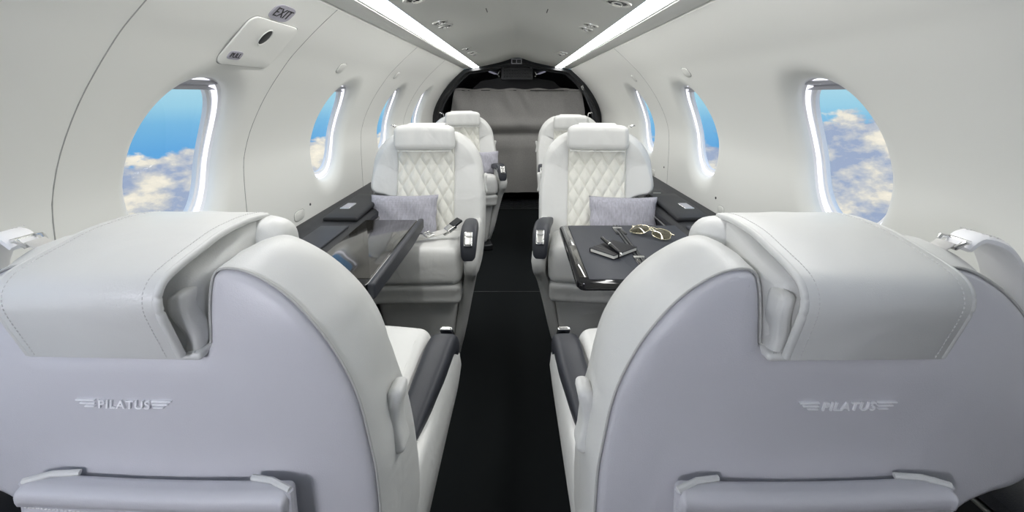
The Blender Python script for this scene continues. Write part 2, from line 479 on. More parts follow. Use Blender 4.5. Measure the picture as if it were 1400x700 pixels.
# ------------------------------------------------------------------ ceiling fittings
def ceil_frame(x):
    ax = abs(x)
    for (x1, z1), (x0, z0) in zip(cp, cp[1:]):
        if x0 <= ax <= x1:
            z = z0 + (z1 - z0) * (ax - x0) / (x1 - x0); sl = (z1 - z0) / (x1 - x0) * (1 if x > 0 else -1)
            return z, math.atan(sl)
    return 1.4375, 0
def downlight(x, y, r, label, glow=False, group=None):
    z, a = ceil_frame(x)
    t = thing('air_nozzle' if not glow else 'reading_light', label, 'air vent' if not glow else 'reading light', (x, y, z), group=group)
    t.rotation_euler = (0, -a, 0)
    prof_ = [(r, .001), (r * .97, -.004), (r * .85, -.0055), (r * .74, -.004), (r * .70, .002)]
    MB().loft([[(q * math.cos(2 * PI * k / 32), q * math.sin(2 * PI * k / 32), h) for k in range(32)] for q, h in prof_]).build('bezel', 'satin', t)
    p2 = [(r * .70, .0), (r * .62, -.003), (r * .60, -.0005)]
    MB().loft([[(q * math.cos(2 * PI * k / 32), q * math.sin(2 * PI * k / 32), h) for k in range(32)] for q, h in p2], True, False, True).build('recess', 'dark', t)
    p3 = [(r * .42, .0), (r * .40, -.007), (r * .30, -.010), (r * .12, -.010)]
    MB().loft([[(q * math.cos(2 * PI * k / 24), q * math.sin(2 * PI * k / 24), h) for k in range(24)] for q, h in p3], True, False, True).build('nozzle', 'chrome', t)
    return t
downlight(-.275, 1.30, .042, 'large round metal air vent nearest the camera, beside the left light strip')
downlight(.285, 1.34, .042, 'large round metal air vent nearest the camera, beside the right light strip')
downlight(-.28, 1.70, .029, 'small round metal nozzle, nearer one of the middle pair by the left light strip')
downlight(-.275, 1.80, .029, 'small round metal nozzle, farther one of the middle pair by the left light strip')
downlight(.28, 1.77, .029, 'small round metal nozzle, nearer one of the middle pair by the right light strip')
downlight(.275, 1.87, .029, 'small round metal nozzle, farther one of the middle pair by the right light strip')
for i, (x, y) in enumerate(((-.285, 2.62), (-.28, 2.86), (-.275, 2.99))):
    downlight(x, y, .028, ['tiny metal nozzle nearest the camera in the far group of three, left ceiling', 'tiny metal nozzle in the middle of the far group of three, left ceiling', 'tiny metal nozzle farthest in the far group of three, left ceiling'][i])
for i, (x, y) in enumerate(((.285, 2.86), (.28, 2.99))):
    downlight(x, y, .028, ['tiny metal nozzle, nearer one of the far pair on the right ceiling', 'tiny metal nozzle, farther one of the far pair on the right ceiling'][i])
for x, y, lab in ((-.11, 1.70, 'thin dark slot in the ceiling, left one of the pair ahead of the small nozzles'), (.11, 1.715, 'thin dark slot in the ceiling, right one of the pair ahead of the small nozzles'), (.0, 1.58, 'faint thin slot on the ceiling centre line')):
    z, a = ceil_frame(x)
    o = MB().rbox((0, 0, 0), (.0035, .07, .003), .001).build('ceiling_slot', 'dark' if x else 'seam'); o.location = (x, y, z); o.rotation_euler = (0, -a, 0)
    tag(o, lab, 'slot')

# ------------------------------------------------------------------ fittings on the walls
def wall_mesh(name, side, Y, s, outline_rings, m, parent, mapy=None, closed=True, cap=True, ang=35):
    """rings of (dy, ds, off) laid on the curved wall"""
    base = parent.location if parent else Vector((0, 0, 0))
    return MB().loft([[onwall(side, Y + a, s + b, d) - base for a, b, d in r] for r in outline_rings], closed, False, cap).build(name, m, parent, ang)
def ring_of(poly, off, k=1): return [(a * k, b * k, off) for a, b in poly]
def wall_cover(side, Y, z, w, h, label, rot=0):
    s = s_at_z(z); root = thing('oval_cover', label, 'cover', onwall(side, Y, s))
    po = superell(w / 2, h / 2, 3, 36)
    po = [(a + b * rot, b) for a, b in po]
    wall_mesh('cover_plate', side, Y, s, [ring_of(po, .0005), ring_of(po, -.0022, .97), ring_of(po, -.003, .9), ring_of(po, -.0030, .1)], 'valance', root)
    wall_mesh('gap', side, Y, s, [ring_of(po, .0002, 1.09), ring_of(po, -.0005, 1.05), ring_of(po, -.0004, .985)], 'seam', root, cap=False)
wall_cover(-1, 1.635, 1.203, .058, .042, 'small oval cover on the left wall above the second window')
wall_cover(-1, 2.364, 1.208, .058, .042, 'small oval cover on the left wall above the third window')
wall_cover(1, 1.72, 1.193, .058, .042, 'small oval cover on the right wall above the second window')
wall_cover(1, 2.475, 1.198, .058, .042, 'small oval cover on the right wall above the far window')
wall_cover(-1, 1.565, .683, .075, .036, 'small oval cover low on the left wall just above the dark ledge')
wall_cover(1, 1.674, .672, .05, .036, 'small oval cover low on the right wall beside the near seat headrest')
wall_cover(1, 2.54, .672, .05, .036, 'small oval cover low on the right wall behind the middle seat')
for side, Y, z, lab in ((-1, 1.652, .702, 'tiny dark sensor dot low on the left wall'), (1, 1.725, .71, 'tiny dark sensor dot low on the right wall'), (1, 2.36, .73, 'tiny dark sensor dot on the right wall behind the middle seat')):
    s = s_at_z(z); o = MB().loft([[onwall(side, Y + a * k_, s + b * k_, d) - onwall(side, Y, s) for a, b in superell(.005, .005, 2, 14)] for k_, d in ((1, .0003), (.9, -.002), (.2, -.0025))], True, False, True).build('sensor', 'dark')
    o.location = onwall(side, Y, s); tag(o, lab, 'sensor')
def wall_text(name, side, Y, s, txt, size, m, parent, shear=0, off=-.0022, space=1, sx=1.0, bold=0):
    v, f = text_mesh(txt, size, .0003, shear, bold, space)
    base = parent.location
    vv = [onwall(side, Y + (p.x * sx if side < 0 else -p.x * sx), s + p.y, off - p.z) - base for p in v]
    return new_obj(name, vv, f, m, parent, merge=False)
# EXIT placard
s = s_at_z(1.292); Yx = 1.066
root = thing('exit_placard', 'lilac EXIT placard high on the left wall above the emergency release panel', 'sign', onwall(-1, Yx, s))
po = superell(.044, .0225, 3.2, 40)
wall_mesh('plate', -1, Yx, s, [ring_of(po, .0003), ring_of(po, -.0015, .98), ring_of(po, -.0018, .1)], 'placard', root)
wall_text('lettering', -1, Yx, s, 'EXIT', .036, 'ink', root, off=-.0024, sx=.92)
# release panel
sh = s_at_z(1.228); Yh = 1.083
root = thing('release_panel', 'cream rectangular hatch panel with a black finger hole above the first left window', 'panel', onwall(-1, Yh, sh))
hh = (s_at_z(1.276) - s_at_z(1.180))
pp = rrect(.205, hh * 1.02, .022, 6)
wall_mesh('panel', -1, Yh, sh, [ring_of(pp, .0005), ring_of(pp, -.003, .985), ring_of(pp, -.0038, .95), ring_of(pp, -.004, .5), ring_of(pp, -.004, .1)], 'wall', root)
wall_mesh('gap', -1, Yh, sh, [ring_of(pp, .0002, 1.02), ring_of(pp, -.0006, 1.012), ring_of(pp, -.0004, .99)], 'seam', root, cap=False)
ph = superell(.0155, .021, 2, 28)
def shift(r, a, b): return [(x + a, y + b, d) for x, y, d in r]
wall_mesh('finger_hole', -1, Yh, sh, [shift(ring_of(ph, -.0042, 1.0), -.007, .022), shift(ring_of(ph, -.0046, .95), -.007, .022), shift(ring_of(ph, -.0046, .1), -.007, .022)], 'black', root)
wall_mesh('hole_rim', -1, Yh, sh, [shift(ring_of(ph, -.004, 1.16), -.007, .022), shift(ring_of(ph, -.0058, 1.08), -.007, .022), shift(ring_of(ph, -.0046, 1.0), -.007, .022)], 'valance', root, cap=False)
pl = superell(.024, .0115, 4, 32)
wall_mesh('pull_placard', -1, Yh, sh, [shift(ring_of(pl, -.004), -.058, -.040), shift(ring_of(pl, -.0052, .97), -.058, -.040), shift(ring_of(pl, -.0054, .1), -.058, -.040)], 'placard', root)
wall_text('lettering', -1, Yh - .058, sh - .040, 'PULL', .0185, 'ink', root, off=-.0060, sx=.9)

# ------------------------------------------------------------------ side ledges under the windows
def make_ledge(side, label):
    root = thing('side_ledge', label, 'side ledge', (side * .57, 1.3, 0))
    sec = [(.784, .640), (.778, .652), (.745, .649), (.735, .643), (.62, .640), (.592, .637), (.580, .628), (.578, .612)]
    ys = [lerp(Y0 + .05, 4.1, k / 30) for k in range(31)]
    MB().loft([[(side * (x - .57), y - 1.3, z) for x, z in sec] for y in ys], closed=False).build('ledge_top', 'ledge', root)
    MB().rbox((side * .0055, (Y0 + 4.15) / 2 - 1.3, .607), (.006, 4.05 - Y0, .006), .002).build('edge_strip', 'satin', root)
    MB().loft([[(side * (x - .57), y - 1.3, z) for x, z in ((.578, .604), (.582, .60), (.582, .36), (.60, .30), (.60, .0))] for y in ys[::5]], closed=False).build('side_panel', 'black', root)
    # raised armrest console by the middle seat
    def cons(p):
        return Vector((side * (p.x - .57), p.y - 1.3, p.z))
    MB().rbox((.665, 1.83, .650), (.13, .40, .018), .008, fn=lambda p: cons(Vector((p.x, p.y, p.z - .003 + .006 * sm(1.6, 1.8, p.y))))).build('armrest_console', 'ledge', root)
    c = MB().rbox((0, 0, 0), (.048, .040, .006), .003)
    MB().rbox((side * (.69 - .57), 1.79 - 1.3, .6600), (.040, .085, .007), .0033).build('control_bezel', 'chrome', root)
    MB().rbox((side * (.69 - .57), 1.79 - 1.3, .6625), (.033, .076, .005), .0022).build('control_pad', 'button', root)
    MB().rbox((side * (.655 - .57), 1.36 - 1.3, .642), (.10, .40, .010), .004).build('slot_lid', 'slate', root)
    MB().rbox((side * (.66 - .57), 2.12 - 1.3, .646), (.10, .12, .012), .005).build('stowage_lid', 'ledge', root)
    MB().rbox((side * (.66 - .57), 2.075 - 1.3, .6525), (.035, .006, .003), .001).build('latch', 'satin', root)
    return root
make_ledge(-1, 'long dark slate side ledge under the left windows')
make_ledge(1, 'long dark slate side ledge under the right windows')

# ------------------------------------------------------------------ cockpit doorway: sign, overhead panel, curtain, grille
t = thing('double_sign', 'small grey framed sign with two dark squares at the top of the cockpit arch', 'sign', (-.005, 4.145, 1.406))
fr = MB()
for x, z, w, h in ((0, .0195, .094, .008), (0, -.0195, .094, .008), (-.0435, 0, .008, .045), (.0435, 0, .008, .045), (0, 0, .008, .04)):
    fr.rbox((x, 0, z), (w, .012, h), .0015, sub=1, seg=1)
fr.build('frame', 'button', t)
for x in (-.0225, .0225): MB().rbox((x, .002, 0), (.034, .006, .030), .001, sub=1).build('lamp_square', 'black', t)
t = thing('overhead_panel', 'black overhead switch panel behind the cockpit arch', 'switch panel', (0, 4.42, 1.31))
MB().rbox((0, .03, 0), (.31, .06, .125), .01).build('panel_body', 'ring', t)
g = MB()
for i in range(11):
    for j in range(3): g.rbox((-.125 + i * .025, -.004, -.03 + j * .027), (.017, .01, .019), .002, sub=1, seg=1)
g.build('switches', 'black', t)
MB().rbox((0, -.004, .052), (.29, .012, .016), .003).build('top_rail', 'black', t)
for sx in (-1, 1):
    h = MB()
    h.tube([(sx * .168, -.01, .02), (sx * .178, -.03, .012), (sx * .184, -.03, -.012), (sx * .176, -.01, -.022)], .0055, 8)
    h.rbox((sx * .168, 0, .022), (.014, .012, .014), .004, sub=1); h.rbox((sx * .176, 0, -.024), (.014, .012, .014), .004, sub=1)
    h.build('grab_handle', 'satin', t)
    MB().rbox((sx * .135, -.012, .055), (.012, .008, .012), .004, sub=1).build('knob', 'satin', t)
def curt(u, v):
    z = lerp(.125, 1.168, v)
    hw = lerp(.40, .67, sm(.0, .55, v)) if v < .6 else lerp(.668, .622, (v - .6) / .4)
    hw = .665 if v < .78 else lerp(.665, .620, (v - .78) / .22)
    x = (u * 2 - 1) * hw
    y = 4.5 + .006 * math.sin(u * 47 + v * 3) * (.3 + .7 * v) + .010 * math.sin(u * 13 + 2 * math.sin(v * 5))
    y += -.045 * math.exp(-((z - .82) / .06) ** 2) + .040 * math.exp(-((z - .715) / .035) ** 2) - .012 * math.exp(-((z - .60) / .06) ** 2)
    y += .016 * math.sin((x * .9 + z) * 19 + 2 * math.sin(x * 9)) * sm(.7, 1.1, z) + .004 * math.sin(u * 120) * sm(.93, 1, v)
    z += .006 * math.sin(u * 31) * sm(.97, 1, v)
    return Vector((x + .006, y - 4.5, z))
cu = thing('curtain', 'taupe grey cloth curtain closing off the dark cockpit doorway', 'curtain', (0, 4.5, 0))
MB().grid(curt, 150, 110).build('cloth', 'curtain', cu, 80)
hem = [curt(k / 80, .985) + Vector((0, -.0085, 0)) for k in range(81)]
MB().tube(hem, .0055, 6).build('top_hem', 'curtain', cu, 80)
rod = MB().tube([curt(0, .985) + Vector((-.02, .004, 0)), curt(1, .985) + Vector((.02, .004, 0))], .003, 6).build('rod', 'black', cu)
# floor grille
t = thing('floor_grille', 'black slotted vent grille in the floor below the curtain', 'grille', (0, 4.5, 0))
MB().rbox((0, 0, .004), (.86, .42, .010), .003).build('plate', 'ring', t)
for j in range(5):
    g = MB()
    g.rbox((0, -.16 + j * .075, .0095), (.84, .022, .004), .001, sub=1, seg=1)
    for i in range(7): g.rbox((-.36 + i * .12, -.16 + j * .075, .0115), (.098, .016, .007), .002, sub=1, seg=1)
    g.build('slat', 'dark', t)
o = MB().rbox((0, 0, 0), (.13, .05, .02), .008).build('foot_plate', 'dark'); o.location = (-.08, 4.84, .012); tag(o, 'small dark plate on the floor behind the grille', 'plate')
# strap and gathered dark drape on the right of the doorway
t = thing('gathered_drape', 'dark gathered drape hanging at the right side of the cockpit arch', 'drape', (.70, 4.12, .82))
def drape(u, v):
    z = lerp(-.22, .33, v); cx = interp([(-.22, .065), (0, .045), (.15, .0), (.33, -.09)], z)
    w = interp([(-.22, .030), (.05, .030), (.25, .018), (.33, .006)], z)
    a = u * 2 * PI
    rr = 1 + .18 * math.sin(a * 7 + v * 3)
    return Vector((cx + w * rr * math.cos(a) - .01, w * .8 * rr * math.sin(a) - .01, z))
MB().grid(drape, 56, 30).build('cloth', 'dark', t, 80)
MB().tube([(-.095, -.01, .33), (-.105, -.014, .35), (-.112, -.012, .375), (-.122, -.01, .36), (-.112, -.012, .335)], .004, 8, True).build('hook', 'satin', t)

# ------------------------------------------------------------------ seats
# local frame: origin on the floor under the cushion, +y the way the passenger faces, arm on the sa side
HALF = [(.20, .30), (.235, .33), (.252, .45), (.258, .60), (.257, .68), (.252, .725), (.243, .78), (.228, .825), (.205, .868), (.175, .902), (.142, .924), (.116, .932), (.0975, .928), (.0915, .908), (.0905, .870)]
OUTB = [(.0905, .870), (.0915, .908), (.0975, .928), (.116, .932), (.142, .924), (.175, .902), (.205, .868), (.228, .825), (.243, .78), (.254, .722), (.250, .690), (.228, .669), (.188, .660), (.156, .645), (.140, .61), (.134, .5), (.132, .38), (.11, .31)]
def back_outline(sa):
    a = [(sa * u, z) for u, z in HALF]
    b = [(-sa * u, z) for u, z in OUTB]
    p1 = catmull(a, 5); p2 = catmull(b, 5)
    def line(p, q, n): return [Vector(p).lerp(Vector(q), k / n) for k in range(1, n)]
    c1 = [Vector((sa * .0895, .853)), Vector((sa * .085, .848))]
    c2 = [Vector((-sa * .085, .848)), Vector((-sa * .0895, .853))]
    return p1 + c1 + line(c1[-1], c2[0], 14) + c2 + p2 + line(p2[-1], p1[0], 12)
def yr(u, z): return -.336 + .014 * (abs(u) / .26) ** 3 + .030 * sm(.65, .30, z) + .010 * sm(.86, .95, z)
def yf(u, z): return -.200 + .32 * max(0, .80 - z) - .10 * max(0, .55 - z) - .012 * sm(.85, .95, z)
def inset(poly, d):
    n = len(poly); area = sum(poly[i].x * poly[(i + 1) % n].y - poly[(i + 1) % n].x * poly[i].y for i in range(n)); sg = 1 if area > 0 else -1
    out = []
    for i in range(n):
        t = (poly[(i + 1) % n] - poly[i - 1])
        if t.length < 1e-9: out.append(poly[i]); continue
        t.normalize(); out.append(poly[i] + Vector((-t.y, t.x)) * sg * d)
    return out
def spine(p, k):
    u, z = p; sg = 1 if u > 0 else -1
    if z > .80:
        w = sm(.086, .10, abs(u))
        mid = Vector((lerp(u, sg * lerp(.145, .19, sm(.90, .80, z) * sm(.15, .22, abs(u))), w), .80))
    else: mid = Vector((u * .75, max(.40, z)))
    end = Vector((mid.x * .04, max(.42, min(.70, mid.y))))
    return p.lerp(mid, k / .4) if k < .4 else mid.lerp(end, (k - .4) / .6)
def bulge(u, z): return -.005 - .006 * max(0, 1 - (u / .24) ** 2) * sm(.93, .80, z)
def shell_y(u, z): return yr(u, z) + bulge(u, z)
def make_seat(sa):
    root = thing('cabin_seat', 'x', 'seat')
    OUT = back_outline(sa)
    def ring(ins, t, dy=0, k=0, sh=0, blend=0):
        out = []
        if sh:
            A_, B_ = inset(OUT, ins), inset(OUT, ins + sh); src = [a_.lerp(b_, sm(.74, .84, a_.y) * sm(.088, .13, abs(a_.x))) for a_, b_ in zip(A_, B_)]
        else: src = inset(OUT, ins) if ins else OUT
        for p in src:
            q = spine(p, k) if k else p
            a, b = yr(q.x, q.y), yf(q.x, q.y)
            out.append(Vector((q.x, a + (b - a) * t + dy + (bulge(q.x, q.y) * blend), q.y)))
        return out
    # ---- backrest: side band and front face
    rings = [ring(.006, 0, .008), ring(.0015, 0, .004), ring(-.001, 0, .010), ring(-.002, .15, .01, sh=-.003), ring(-.003, .35, sh=-.008), ring(-.001, .6, sh=-.012), ring(.001, .8, sh=-.010), ring(.005, .9, sh=-.005), ring(.011, .965), ring(.016, .995), ring(.020, 1), ring(.02, 1, 0, .2), ring(.02, 1, 0, .4), ring(.02, 1, 0, .7), ring(.02, 1, 0, .985)]
    MB().loft(rings, True, False, True).build('backrest', 'leather', root, 50)
    rings = [ring(.003, 0, .006), ring(.0045, 0, .001), ring(.008, 0, -.001, blend=.4), ring(.012, 0, 0, blend=.75), ring(.017, 0, 0, blend=1)] + [ring(.017, 0, 0, k_, blend=1) for k_ in (.12, .25, .4, .5, .6, .7, .8, .9, .985)]
    sh = MB().loft(rings, True, False, True).build('rear_shell', 'shell', root, 60)
    pip = [q for q in ring(.0015, 0, .0025)]
    MB().tube(pip, .0016, 6, closed=True, upv=(0, 1, 0)).build('piping', 'piping', root, 80)
    # stitched lip under the headrest flap
    st = MB().rbox((0, -.340, .8465), (.186, .026, .009), .004)
    st.build('notch_lip', 'leather', root)
    MB().stitches([(-.085, -.3505, .8510), (.085, -.3505, .8510)], .0085, .0035, .0008).build('stitching', 'piping', root)
    # ---- quilted centre panel
    def qp(u, v):
        x = -.128 + .256 * u; z = .43 + .47 * v
        fade = sm(.885, .86, z)
        A, B = x / .0515 + z / .088, x / .0515 - z / .088
        da = abs(A - round(A)); db = abs(B - round(B))
        if round(A) % 2: da = lerp(.5, da, sm(.865, .80, z))
        if round(B) % 2: db = lerp(.5, db, sm(.865, .83, z))
        h = min(1, da * 3.2) ** .5 * min(1, db * 3.2) ** .5
        edge = sm(0, .03, u) * sm(1, .97, u) * sm(1, .98, v)
        return Vector((x, yf(x, z) + .0005 + edge * (.004 + .0095 * h * fade), z))
    MB().grid(qp, 110, 170).build('quilted_panel', 'quilt', root, 80)
    for s_ in (-1, 1):
        MB().tube([(s_ * .129, yf(0, z) + .0025, z) for z in [.45 + .46 * k / 20 for k in range(21)]], .0022, 6).build('side_seam', 'leather', root)
    # ---- headrest
    hr = bpy.data.objects.new('headrest', None); C.objects.link(hr); hr.parent = root
    def hb(p):
        z = p.z + .022 * sm(-.36, -.22, p.y) * sm(.88, .93, p.z)
        w = 1 + .02 * math.sin(p.y * 60)
        return Vector((p.x * w, p.y, z))
    MB().rbox((0, -.270, .898), (.176, .160, .090), .020, fn=hb, sub=8).build('headrest_core', 'leather', hr)
    # padded gussets showing beside the flap
    for s_ in (-1, 1):
        MB().rbox((s_ * .0795, -.340, .890), (.016, .030, .076), .0078, fn=lambda p: Vector((p.x + .003 * math.sin(p.z * 95), p.y + .006 * math.sin(p.z * 60), p.z)), sub=8).build('gusset', 'leather', hr)
    path = [(-.195, .962), (-.23, .9665), (-.28, .9655), (-.315, .959), (-.345, .9525), (-.364, .9465), (-.3735, .9385), (-.377, .928), (-.3755, .915), (-.366, .885), (-.3585, .8620)]
    path = [Vector((0, p.x, p.y)) for p in catmull(path, 4)]
    MB().ribbon(path, [interp([(0, .158), (.5, .160), (1, .158)], k / (len(path) - 1)) for k in range(len(path))], .009, (1, 0, 0)).build('headrest_flap', 'leather', hr, 50)
    for s_ in (-1, 1):
        pts = []
        for i, p in enumerate(path):
            tdir = (path[min(i + 1, len(path) - 1)] - path[max(i - 1, 0)]).normalized(); nn = Vector((0, -tdir.z, tdir.y))
            nn = Vector((0, tdir.z, -tdir.y))
            if nn.z < 0 and i < 6: nn = -nn
            pts.append(p + nn * (.0047 if nn.y < 0 or nn.z > 0 else -.0047) + Vector((s_ * .068, 0, 0)))
        MB().stitches(pts, .0045, .0026, .0005).build('stitching', 'stitch', hr)
    for s_ in (-1, 1):
        MB().tube([p + Vector((s_ * .0785, 0, 0)) for p in path], .0042, 8).build('edge_roll', 'leather', hr, 80)
    def hp(p):
        u = p.x / .135
        yy = p.y - .010 * (1 - u * u) * .6 + .0012 * math.sin(p.x * 95 + 8 * p.z) + .0008 * math.sin(p.x * 210)
        fold = .0035 * math.exp(-((p.z - .935) / .008) ** 2)
        zz = p.z - .010 * u * u * sm(.90, .97, p.z) - (.006 * sm(.85, 1.0, abs(u)) * math.sin(p.y * 40) if p.z > .93 else 0)
        return Vector((p.x * (1 - .03 * sm(.9, .99, p.z)), yy - fold * 0, zz))
    MB().rbox((0, -.178, .914), (.268, .066, .116), .028, fn=hp, sub=14, seg=5).build('headrest_pad', 'leather', hr, 70)
    MB().tube([(-.12, -.150, .8555), (0, -.1475, .8545), (.12, -.150, .8555)], .0022, 6).build('pad_seam', 'leather', hr)
    # ---- emblem stitched on the shell
    em = MB()
    v, f = text_mesh('PILATUS', .0215, .0010, .18, .0004, 1.12)
    xs = [p.x for p in v]; w0 = (max(xs) - min(xs)) / 2; hy = max(p.y for p in v); ly = min(p.y for p in v)
    kx = .0285 / w0; cy = (hy + ly) / 2; ky = .0098 / (hy - ly)
    em.add(v, f, lambda p: Vector((p.x * kx, shell_y(p.x * kx, .79) - .0014 - p.z, .788 + (p.y - cy) * ky)))
    for s_ in (-1, 1):
        for j, (l, dx) in enumerate(((.0215, 0), (.017, 0), (.0115, 0))):
            x0 = s_ * (.0305 + (.0005 * j)); x1 = x0 + s_ * l; z = .788 + .0040 - j * .0036
            em.rbox(((x0 + x1) / 2, shell_y(.04, .79) - .0010, z), (l, .0032, .0019), .0009, sub=1, seg=1, fn=lambda p: Vector((p.x, p.y, p.z)))
    em.build('emblem', 'emblem', root, 20)
    # ---- rear pocket
    pc = sa * .039
    def pk(p):
        u = (p.x - pc) / .143
        z = p.z - .004 * (1 - u * u) * sm(.70, .74, p.z)
        groove = .003 * math.exp(-((p.z - .721) / .0025) ** 2)
        puff = .010 * sm(.715, .733, p.z) * sm(.752, .738, p.z)
        sag = .008 * (1 - u * u) * sm(.72, .5, p.z)
        side = .006 * sm(.93, .98, abs(u))
        return Vector((p.x, p.y + .021 + (groove - puff * .5 - sag - side * .6 if p.y < -.385 else 0), z - .036))
    pk_ = bpy.data.objects.new('rear_pocket', None); C.objects.link(pk_); pk_.parent = root
    q = MB().rbox((pc, -.383, .628), (.286, .022, .235), .008, fn=pk, sub=40, seg=4)
    q.build('pocket_panel', 'shell', pk_, 60)
    MB().stitches([(pc - .136, -.3745, .6852), (pc, -.3775, .6825), (pc + .136, -.3745, .6852)], .0045, .0028, .0006).build('stitching', 'stitch', pk_)
    for s_ in (-1, 1):
        MB().tube([(pc + s_ * .142, -.367, .708), (pc + s_ * .143, -.369, .664), (pc + s_ * .1425, -.367, .536)], .0042, 8).build('edge_roll', 'shell', pk_)
        MB().tube([(pc + s_ * .143, -.367, .709), (pc + s_ * .12, -.359, .7115), (pc + s_ * .095, -.353, .7085)], .0032, 8).build('corner_tab', 'leather', pk_)
    # ---- cushion and lower body
    def cf(p):
        t_ = sm(-.15, .24, p.y)
        z = p.z + .045 * t_ * sm(.44, .52, p.z) + .008 * (1 - (p.x / .2) ** 2) * sm(.47, .52, p.z)
        return Vector((p.x, p.y + .010 * (1 - (p.x / .21) ** 2) * sm(.1, .24, p.y), z))
    MB().rbox((sa * .018, .045, .465), (.355, .41, .095), .032, fn=cf, sub=10, seg=5).build('seat_cushion', 'leather', root, 70)
    cs = MB()
    for s_ in (-1, 1): cs.tube([(sa * .018 + s_ * .145, y_, cf(Vector((s_ * .165, y_, .512))).z - .0005) for y_ in (-.1, 0, .1, .18)] , .0018, 6)
    cs.build('cushion_seam', 'leather', root)
    MB().rbox((sa * .018, .02, .378), (.345, .43, .086), .022, fn=lambda p: Vector((p.x, p.y + .012 * sm(.36, .42, p.z) * sm(.1, .2, p.y), p.z)), sub=8, seg=4).build('front_panel', 'leather', root, 60)
    MB().rbox((sa * .015, -.01, .19), (.32, .36, .30), .03, fn=lambda p: Vector((p.x * (1 - .25 * (.34 - p.z) / .3), p.y * (1 - .15 * (.34 - p.z) / .3), p.z)), sub=6).build('base', 'leather', root, 60)
    MB().rbox((0, -.01, .022), (.32, .42, .044), .01).build('floor_mount', 'dark', root)
    # outboard side pan
    MB().rbox((-sa * .158, -.01, .43), (.018, .40, .15), .013, fn=lambda p: p, sub=4).build('side_pan', 'leather', root)
    # ---- arm shroud, lofted upwards
    def row(z):
        y0 = interp([(.04, -.20), (.12, -.28), (.25, -.32), (.505, -.335)], z)
        y1 = interp([(.04, .08), (.12, .125), (.28, .155), (.36, .190), (.395, .235), (.415, .262), (.45, .270), (.48, .268), (.508, .25)], z)
        xo = interp([(.04, .165), (.15, .195), (.30, .228), (.40, .250), (.45, .256), (.49, .252), (.508, .243)], z)
        xi = interp([(.04, .13), (.25, .17), (.40, .205), (.508, .207)], z)
        r = .012; cx, cy = (xo + xi) / 2, (y0 + y1) / 2
        rr = min(.018, (xo - xi) / 2 - .001)
        base = rrect(xo - xi, y1 - y0, rr, 5)
        # extra points along the long sides for the outward bow
        return [Vector((sa * (cx + a), cy + b, z)) for a, b in base]
    zs = [.04, .08, .12, .18, .25, .30, .35, .38, .395, .405, .42, .45, .48, .498, .505]
    rws = [row(z) for z in zs]
    top = [Vector((lerp(p.x, sa * .224, .25), lerp(p.y, -.04, .02), .5095)) for p in rws[-1]]
    MB().loft(rws + [top], True, True, True).build('arm_shroud', 'leather', root, 50)
    for xs_ in (.2165, .2315): MB().stitches([(sa * xs_, -.32, .5105), (sa * xs_, -.06, .5105)], .0050, .0030, .0006).build('stitching', 'stitch', root)
    # ---- armrest pad
    stn = [(-.108, .512, .016, .010), (-.095, .516, .034, .020), (-.06, .524, .044, .030), (0, .541, .052, .040), (.08, .556, .060, .046), (.15, .562, .063, .048), (.20, .558, .063, .048), (.232, .545, .062, .048), (.256, .522, .060, .046), (.268, .495, .057, .042), (.271, .470, .052, .034), (.270, .458, .040, .022)]
    tp = catmull([(a, b) for a, b, _, _ in stn], 3); rings = []
    wi = [(i, s_[2]) for i, s_ in enumerate(stn)]; hi_ = [(i, s_[3]) for i, s_ in enumerate(stn)]
    for i, p in enumerate(tp):
        q0, q1 = tp[max(i - 1, 0)], tp[min(i + 1, len(tp) - 1)]
        tg = (q1 - q0).normalized(); nn = Vector((-tg.y, tg.x))
        w, h = interp(wi, i / 3), interp(hi_, i / 3)
        xc = interp([(-.1, .205), (0, .214), (.1, .221), (.3, .224)], p.x)
        c = p - nn * h / 2
        rings.append([Vector((sa * (xc + a), c.x + nn.x * b, c.y + nn.y * b)) for a, b in superell(w / 2, h / 2, 3.6, 28)])
    MB().loft(rings, True, True, True).build('armrest', 'slate', root, 60)
    # recline control on the front slope
    cb = MB()
    def onarm(p):       # plate frame: x across, y along slope, z out
        th = R(-52)
        c0 = Vector((0, .2525, .5340))
        ydir = Vector((0, math.cos(th), math.sin(th))); zdir = Vector((0, -math.sin(th), math.cos(th)))
        return Vector((sa * .224 + p.x, 0, 0)) + c0 + ydir * p.y + zdir * p.z
    MB().rbox((0, 0, .0), (.032, .056, .008), .004, fn=onarm).build('control_bezel', 'chrome', root)
    MB().rbox((0, .010, .004), (.025, .030, .010), .004, fn=onarm).rbox((0, -.016, .003), (.025, .016, .008), .003, fn=onarm).build('recline_button', 'satin', root)
    MB().loft([[Vector((sa * .194, .215 + a * k_, .530 + b * k_)) + Vector((-sa * d, 0, 0)) for a, b in superell(.008, .008, 2, 16)] for k_, d in ((1, 0), (.8, .004), (.2, .004))], True, False, True).build('side_button', 'satin', root)
    # ---- release handle on the aisle side of the backrest
    def rh(p):
        return Vector((sa * (.2540 + p.x - .004 * math.cos((p.z - .706) * 60)), p.y, p.z))
    MB().rbox((.004, -.250, .706), (.020, .038, .090), .009, fn=rh, sub=8).build('release_handle', 'leather', root, 70)
    # ---- shoulder belt guide on the outboard shoulder
    bg_ = bpy.data.objects.new('belt_guide', None); C.objects.link(bg_); bg_.parent = root
    P = [(-sa * .166, -.274, .936), (-sa * .180, -.274, .948), (-sa * .203, -.271, .940), (-sa * .228, -.266, .915), (-sa * .254, -.258, .872), (-sa * .274, -.250, .815)]
    MB().ribbon(catmull(P, 5), [interp([(0, .030), (.2, .034), (.4, .052), (1, .056)], k / 25) for k in range(26)], .011, (0, 1, .0)).build('padded_sleeve', 'sleeve', bg_, 50)
